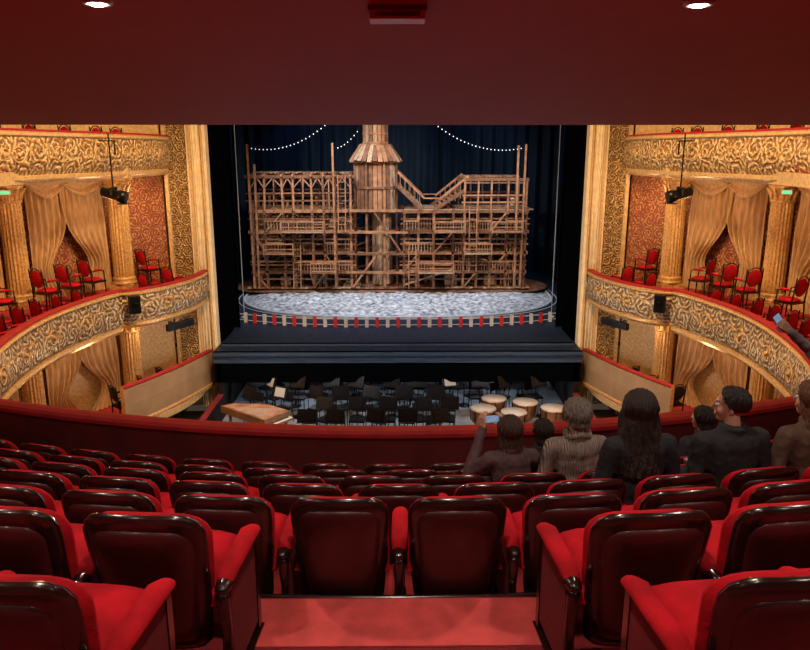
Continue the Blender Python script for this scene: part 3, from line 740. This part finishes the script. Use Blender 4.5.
# ------------------------------------------------------------------ people
def hairmat(n, c): return mat(n, c, .5, var=.5, scale=30, stretch=(4, 4, .4), bump=.8, bscale=40)
H_DK = hairmat('hair_dark', (.014, .008, .006)); H_BR = hairmat('hair_brown', (.040, .017, .010)); H_GR = hairmat('hair_grey', (.16, .13, .105)); H_AU = hairmat('hair_auburn', (.12, .045, .02))
def cloth(n, c): return mat(n, c, .9, var=.35, scale=12, bump=.9, bscale=12)
def knit(n, c):
    m = mat(n, c, .9, var=.2, scale=20)
    nn = m.node_tree.nodes; ll = m.node_tree.links; b = nn['Principled BSDF']
    tc = nn.new('ShaderNodeTexCoord'); wv = nn.new('ShaderNodeTexWave'); wv.bands_direction = 'X'; wv.inputs['Scale'].default_value = 18; wv.inputs['Distortion'].default_value = 3
    ll.new(tc.outputs['Object'], wv.inputs['Vector']); bp = nn.new('ShaderNodeBump'); bp.inputs['Strength'].default_value = .8; bp.inputs['Distance'].default_value = .015
    ll.new(wv.outputs['Fac'], bp.inputs['Height']); ll.new(bp.outputs[0], b.inputs['Normal']); return m
def rem(o, vox, sm=5, f=.6):
    r = o.modifiers.new('r', 'REMESH'); r.mode = 'VOXEL'; r.voxel_size = vox; r.use_smooth_shade = True
    q = o.modifiers.new('s', 'SMOOTH'); q.iterations = sm; q.factor = f
def cap(mb, p, q, r1, r2): mb.tube([p, tuple((Vector(p)+Vector(q))/2), q], [r1, (r1+r2)/2, r2], 14)
def make_hand(parent, name, wrist, d, nrm, side, curl, mt=SKIN):
    d = Vector(d).normalized(); nrm = Vector(nrm); nrm = (nrm-d*nrm.dot(d)).normalized(); x = nrm.cross(d)
    Mx = Matrix((x, nrm, d)).transposed(); w = Vector(wrist)
    mb = MB()
    T = lambda p: tuple(w+Mx @ Vector(p))
    cap(mb, T((0, 0, -.03)), T((0, 0, .02)), .026, .024)
    fx = [-.032, -.011, .011, .031]; fl = [.062, .078, .085, .074]
    for i in range(4):
        xx = fx[i]*side
        b = Vector((xx, 0, .088+(.004 if i in (1, 2) else 0)))
        cap(mb, T((xx*.5, 0, .01)), T(b), .017, .0125)
        p = b; a = 0
        for k, fr in enumerate((.45, .3, .25)):
            a += curl*(1+.1*i) if k else curl*.7
            q = p+Vector((xx*.08*(1 if k == 0 else 0), math.sin(a), math.cos(a)))*fl[i]*fr
            cap(mb, T(p), T(q), .0098-.0008*k, .009-.0009*k); p = q
    p0 = Vector((.018*side, .004, .015)); p1 = Vector((.045*side, .022, .045)); p2 = Vector((.055*side, .034, .075)); p3 = Vector((.05*side, .042, .1))
    cap(mb, T(p0), T(p1), .017, .013); cap(mb, T(p1), T(p2), .012, .0105); cap(mb, T(p2), T(p3), .0105, .008)
    o = mb.obj(name, [mt], parent=parent); rem(o, .0035, 3, .5); return o

def person(name, x, y, z, yaw, top, hairm, hair='short', scale=1, lean=0, turn=0, tilt=0, arms=None, pants=None, stand=False, female=True, scarf=None, collar=True):
    root = bpy.data.objects.new(name, None); sc.collection.objects.link(root)
    root.location = (x, y, z); root.rotation_euler = (0, 0, yaw); root.scale = (scale,)*3
    hz = .90 if stand else .45
    sp = 1 if stand else .91      # slouched spine when seated
    sw = .165 if female else .19
    def tp(xx, yy, h): h *= sp; return (xx, yy*math.cos(lean)+h*math.sin(lean), hz+h*math.cos(lean)-yy*math.sin(lean))
    mb = MB()
    Rl = Matrix.Rotation(-lean, 3, 'X')
    mb.ell(tp(0, 0, 0), (.175, .13, .13), 0, Rl); mb.ell(tp(0, 0, .16), (.16, .12, .15), 0, Rl); mb.ell(tp(0, 0, .33), (sw*1.02, .125, .19), 0, Rl)
    mb.ell(tp(0, -.02, .42), (sw*.98, .105, .12), 0, Rl)
    if female: mb.ell(tp(.07, .085, .32), (.06, .05, .06), 0); mb.ell(tp(-.07, .085, .32), (.06, .05, .06), 0)
    cap(mb, tp(-sw, 0, .455), tp(sw, 0, .455), .066, .066); cap(mb, tp(0, -.01, .42), tp(0, 0, .52), .09, .068)
    cap(mb, tp(-sw*.7, -.01, .47), tp(0, 0, .52), .055, .058); cap(mb, tp(sw*.7, -.01, .47), tp(0, 0, .52), .055, .058)
    if collar:
        ring = [tp(.072*math.cos(a), .068*math.sin(a)-.012, .555+.012*math.sin(a)) for a in [2*pi*k/16 for k in range(17)]]
        mb.tube(ring, .020, 8)
    wr = {}
    for sd, key in ((-1, 'L'), (1, 'R')):
        sh = Vector(tp(sd*(sw+.02), 0, .45))
        if arms and key in arms: el, w = [Vector(q) for q in arms[key]]
        elif stand: el = Vector((sd*.25, -.03, 1.1)); w = Vector((sd*.26, .06, .85))
        else: el = Vector(tp(sd*.245, .02, .18)); w = Vector((sd*.1, .27, .61))
        mb.tube([sh, (sh+el)/2, el], [.066, .060, .052], 14); mb.tube([el, el*.45+w*.55, w], [.052, .047, .038], 14)
        wr[key] = (el, w)
    o = mb.obj('torso', [top], parent=root); rem(o, .011, 4)
    tx = bpy.data.textures.get('cloth_folds') or bpy.data.textures.new('cloth_folds', 'CLOUDS'); tx.noise_scale = .09
    dm = o.modifiers.new('folds', 'DISPLACE'); dm.texture = tx; dm.strength = .022; dm.mid_level = .5
    mb = MB()
    mb.ell((0, 0, hz-.02), (.165, .125, .11))
    for sd in (-1, 1):
        h = Vector((sd*.09, 0, hz-.02))
        if stand: k = Vector((sd*.10, .02, .48)); a = Vector((sd*.10, -.01, .08))
        else: k = Vector((sd*.11, .36, .48)); a = Vector((sd*.11, .33, .09))
        mb.tube([h, (h+k)/2, k], [.09, .08, .06], 14); mb.tube([k, k*.65+a*.35, a], [.058, .056, .038], 14)
    o = mb.obj('trousers', [pants or cloth('trousers_'+name, (.02, .02, .028))], parent=root); rem(o, .014, 4)
    mb = MB()
    for sd in (-1, 1):
        ay = -.01 if stand else .33
        mb.ell((sd*.11, ay+.05, .035), (.045, .12, .035)); mb.ell((sd*.11, ay-.01, .06), (.04, .05, .05))
    o = mb.obj('shoes', [BLK], parent=root); rem(o, .008, 3)
    hc = Vector(tp(0, .02, .67 if stand else .695))
    hd = bpy.data.objects.new('head_pivot', None); sc.collection.objects.link(hd); hd.parent = root; hd.location = hc
    hd.rotation_euler = (tilt, 0, turn)
    mb = MB()
    mb.ell((0, -.01, .03), (.074, .093, .088)); mb.ell((0, .02, -.02), (.062, .074, .088)); mb.ell((0, .048, -.085), (.038, .038, .03))
    mb.ell((.034, .055, -.03), (.026, .024, .03)); mb.ell((-.034, .055, -.03), (.026, .024, .03))
    cap(mb, (0, .092, .02), (0, .112, -.022), .007, .012); cap(mb, (-.034, .082, .032), (.034, .082, .032), .009, .009)
    cap(mb, (-.018, .09, -.058), (.018, .09, -.058), .007, .007); cap(mb, (-.014, .087, -.068), (.014, .087, -.068), .007, .007)
    for sd in (-1, 1): mb.ell((sd*.078, -.008, -.008), (.009, .02, .032), 0, Matrix.Rotation(.2*sd, 3, 'Z'))
    o = mb.obj('head', [SKIN], parent=hd); rem(o, .0045, 3, .5)
    mb = MB(); cap(mb, tuple(hc+Vector((0, -.015, -.05))), tp(0, -.01, .46), .05, .056); o = mb.obj('neck', [SKIN], parent=root)
    mb = MB()
    for sd in (-1, 1):
        mb.ell((sd*.031, .079, .008), (.0125, .0125, .0115), 0); mb.ell((sd*.031, .0895, .008), (.006, .003, .006), 1)
    mb.obj('eyes', [EYEW, IRIS], parent=hd)
    mb = MB()
    L = {'short': .0, 'bob': .07, 'curly': .03, 'long': .36, 'mid': .16}[hair]
    full = {'short': .012, 'bob': .022, 'curly': .026, 'long': .030, 'mid': .024}[hair]
    sd0 = R.uniform(0, 50)
    def hf(u, v):
        th = 2*pi*u
        back = (1-math.cos(th))/2
        amax = math.radians(38+(72+(8 if hair != 'short' else 10))*min(1, back*1.9))
        ext = L*max(0, min(1, (back-.28)*2.4))
        arc = amax*.1; tot = arc+ext; s_ = v*tot
        if s_ < arc: a = s_/.1; dz = 0
        else: a = amax; dz = s_-arc
        rx, ry, rz = .078+full, .097+full, .092+full*.7
        k = 1+.03*math.sin(th*17+3*math.sin(v*7+sd0))+.012*math.sin(th*41+5*v)+.05*noise.noise(Vector((math.sin(th)*4+sd0, math.cos(th)*4, v*5)))
        if hair == 'curly': k += .06*noise.noise(Vector((math.sin(th)*9, math.cos(th)*9+sd0, v*9)))
        fl = 1+(dz*1.5 if hair == 'mid' else dz*.5)
        if hair == 'long': fl = 1+3.0*dz-5.5*dz*dz; k += .06*noise.noise(Vector((math.sin(th)*5+sd0, 0, v*12)))
        k = 1+(k-1)*min(1, v*4)
        px = math.sin(a)*math.sin(th)*rx*k*fl; py = math.sin(a)*math.cos(th)*ry*k*(1+dz*.3)-(dz*.15)
        pz = math.cos(a)*rz*k-dz
        return (px, py-.012, pz+.03)
    mb.grid(hf, 120, 40, 0)
    o = mb.obj('hair', [hairm], parent=hd)
    sol = o.modifiers.new('sol', 'SOLIDIFY'); sol.thickness = .014; sol.offset = -1
    if scarf:
        mb = MB()
        pts = [tp(.080*math.cos(a), .076*math.sin(a)-.005, .555+.012*math.sin(3*a)) for a in [2*pi*k/18 for k in range(19)]]
        mb.tube(pts, .028, 10); o = mb.obj('scarf', [scarf], parent=root); rem(o, .01, 3)
    return root, wr

def phone(parent, c, ry=0, rx=0, rz=0):
    m = MB(); m.bx(-.075, .075, -.004, .004, -.036, .036, 0); m.bx(-.070, .070, -.0052, -.004, -.032, .032, 1)
    o = m.obj('smartphone', [BLK, SCREEN], c, parent=parent); o.rotation_euler = (rx, ry, rz)

def seatpos(row, x): return x, rowY[row]+.34+x*x/CURV, rowF[row], math.atan(2*x/CURV)
px, py, pz, yw = seatpos(4, .83)
r1, w1 = person('spectator_taking_photo', px, py, pz, yw+.1, cloth('plum_grey_jacket', (.070, .034, .036)), H_BR, 'mid', .90, .12, 0, .05,
    arms={'L': ((-.33, .14, .70), (-.15, .36, 1.00)), 'R': ((.25, .18, .72), (.03, .36, .98))})
phone(r1, (-.07, .395, 1.07))
make_hand(r1, 'left_hand', (-.15, .36, 1.00), (-.02, .25, 1), (.9, .3, 0), -1, .55)
make_hand(r1, 'right_hand', (.03, .36, .98), (.02, .25, 1), (-.9, .3, 0), 1, .55)
def laps(r, w):
    for k, sd in (('L', -1), ('R', 1)):
        el, wv = w[k]; make_hand(r, 'hand_'+k.lower(), wv, (-sd*.35, .8, -.25), (0, -.2, -1), -sd, .35)
px, py, pz, yw = seatpos(5, 1.22)
r, w = person('dark_haired_spectator', px, py, pz, yw, cloth('black_top', (.012, .012, .016)), H_DK, 'bob', .88, .1, .3); laps(r, w)
px, py, pz, yw = seatpos(4, 1.31)
r, w = person('grey_haired_spectator', px, py, pz, yw, knit('beige_sweater', (.27, .21, .17)), H_GR, 'curly', 1.0, .06, .1, scarf=knit('beige_scarf', (.24, .18, .145))); laps(r, w)
px, py, pz, yw = seatpos(3, 1.53)
r, w = person('long_haired_spectator', px, py, pz, yw, cloth('black_coat', (.009, .009, .012)), H_DK, 'long', 1.0, .08, -.3, -.05); laps(r, w)
px, py, pz, yw = seatpos(3, 2.15)
r, w = person('man_in_dark_jacket', px, py, pz, yw, cloth('charcoal_jacket', (.013, .012, .015)), H_DK, 'short', 1.0, .08, .9, female=False); laps(r, w)
px, py, pz, yw = seatpos(5, 2.68)
r, w = person('short_haired_spectator', px, py, pz, yw, cloth('navy_top', (.02, .02, .035)), H_DK, 'bob', .90, .12, .4); laps(r, w)
px, py, pz, yw = seatpos(3, 2.72)
r, w = person('auburn_haired_spectator', px, py, pz, yw, cloth('brown_coat', (.085, .045, .028)), H_AU, 'mid', 1.0, .05, .3); laps(r, w)
px, py, pz = 4.0, 5.2+.3+.5, rowF[5]
r, w = person('standing_spectator', px, py, pz, .15, cloth('grey_cardigan', (.20, .18, .18)), H_BR, 'bob', .97, 0, .3, 0, stand=True,
    arms={'L': ((-.42, .10, 1.62), (-.66, .05, 1.80))})
make_hand(r, 'left_hand', (-.66, .05, 1.80), (-.75, .1, .65), (0, 1, .1), -1, .6)
make_hand(r, 'right_hand', w['R'][1], (0, .1, -1), (-1, 0, 0), 1, .3)
phone(r, (-.755, .085, 1.89), .9)

# ------------------------------------------------------------------ lights
def pt(x, y, z, e, c=(1, .60, .29), r=.15, name='wall_sconce_light'):
    l = bpy.data.lights.new(name, 'POINT'); l.energy = e; l.color = c; l.shadow_soft_size = r
    o = bpy.data.objects.new(name, l); sc.collection.objects.link(o); o.location = (x, y, z)
def spot(p, t, e, c, ang, r=.2, blend=.6, name='spot_light'):
    l = bpy.data.lights.new(name, 'SPOT'); l.energy = e; l.color = c; l.spot_size = math.radians(ang); l.spot_blend = blend; l.shadow_soft_size = r
    o = bpy.data.objects.new(name, l); sc.collection.objects.link(o); o.location = p
    o.rotation_euler = (Vector(t)-Vector(p)).to_track_quat('-Z', 'Y').to_euler()
WARM = (1, .67, .36)
for s in (1, -1):
    pt(s*6.7, 19.7, 4.5, 28, r=.2); pt(s*7.1, 17.6, 4.5, 40, r=.2); pt(s*7.8, 15.4, 4.5, 40, r=.2); pt(s*8.0, 12.8, 4.5, 34, r=.2)  # added fill lamps without fixtures, warming drapes and fronts under the upper balcony
    pt(s*6.6, 18.9, .95, 26, r=.2); pt(s*7.3, 16.6, .95, 38, r=.2); pt(s*7.7, 14, .95, 38, r=.2)  # same added fill for the ground-level boxes
    spot((s*1.5, 12.5, 11.5), (s*7.2, 17, 4), 2900, WARM, 75, .6, name='chandelier_light')  # added spot in place of an unseen chandelier, aimed at the balcony fronts
    spot((s*1.0, 10, 11.5), (s*7.5, 14, 3), 1600, WARM, 80, .6, name='chandelier_light')  # second added spot for the nearer balcony fronts
    spot((-s*3.0, 15, 9), (s*6.2, 20.5, -.5), 700, WARM, 60, .5, name='chandelier_light')  # added spot to brighten the lower box fronts
pt(0, 13, 11.5, 1000, WARM, .8, 'chandelier_light')  # added overhead fill standing for an unseen chandelier
for s in (1, -1):
    spot((s*5, 22.5, 9.3), (0, 29.5, 2.5), 2500, (1, .86, .70), 70, .25, name='stage_spotlight')
    spot((s*3.5, 25, 9.6), (s*1.5, 27.5, 0), 1400, (.68, .82, 1), 80, .3, name='stage_blue_wash')
    spot((s*7, 29, 9.3), (0, 34, 2), 450, (.4, .6, 1), 90, .3, name='stage_blue_wash')
spot((0, 22.6, 9.6), (0, 22.4, 0), 650, (.45, .62, 1), 100, .3, name='stage_blue_wash')
for x in (-3, 0, 3): pt(x, 21.4, -.35, 70, (.85, .92, 1), .1, 'pit_work_light')  # added fill under the stage apron, no fixture there
for x in (-3.5, 0, 3.5): pt(x, 17.8, .8, 105, (.85, .92, 1), .1, 'pit_work_light')  # added fill hung above the open pit, no fixture there
for (x, y, e) in ((-1.68, 4.36, 120), (1.70, 4.36, 120), (-4.6, 5.2, 60), (4.6, 5.2, 60), (-3, 1.8, 130), (0, 1.8, 180), (3, 1.8, 130), (-3, -.6, 80), (0, -.6, 80), (3, -.6, 80)):
    spot((x, y, ceilz(y)-.05), (x*1.0, y+.15, 0), e, (1, .84, .70), 130, .05, .8, name='downlight_lamp')
w = bpy.data.worlds.new('world'); sc.world = w; w.use_nodes = True
w.node_tree.nodes['Background'].inputs[0].default_value = (1, .7, .5, 1); w.node_tree.nodes['Background'].inputs[1].default_value = .05
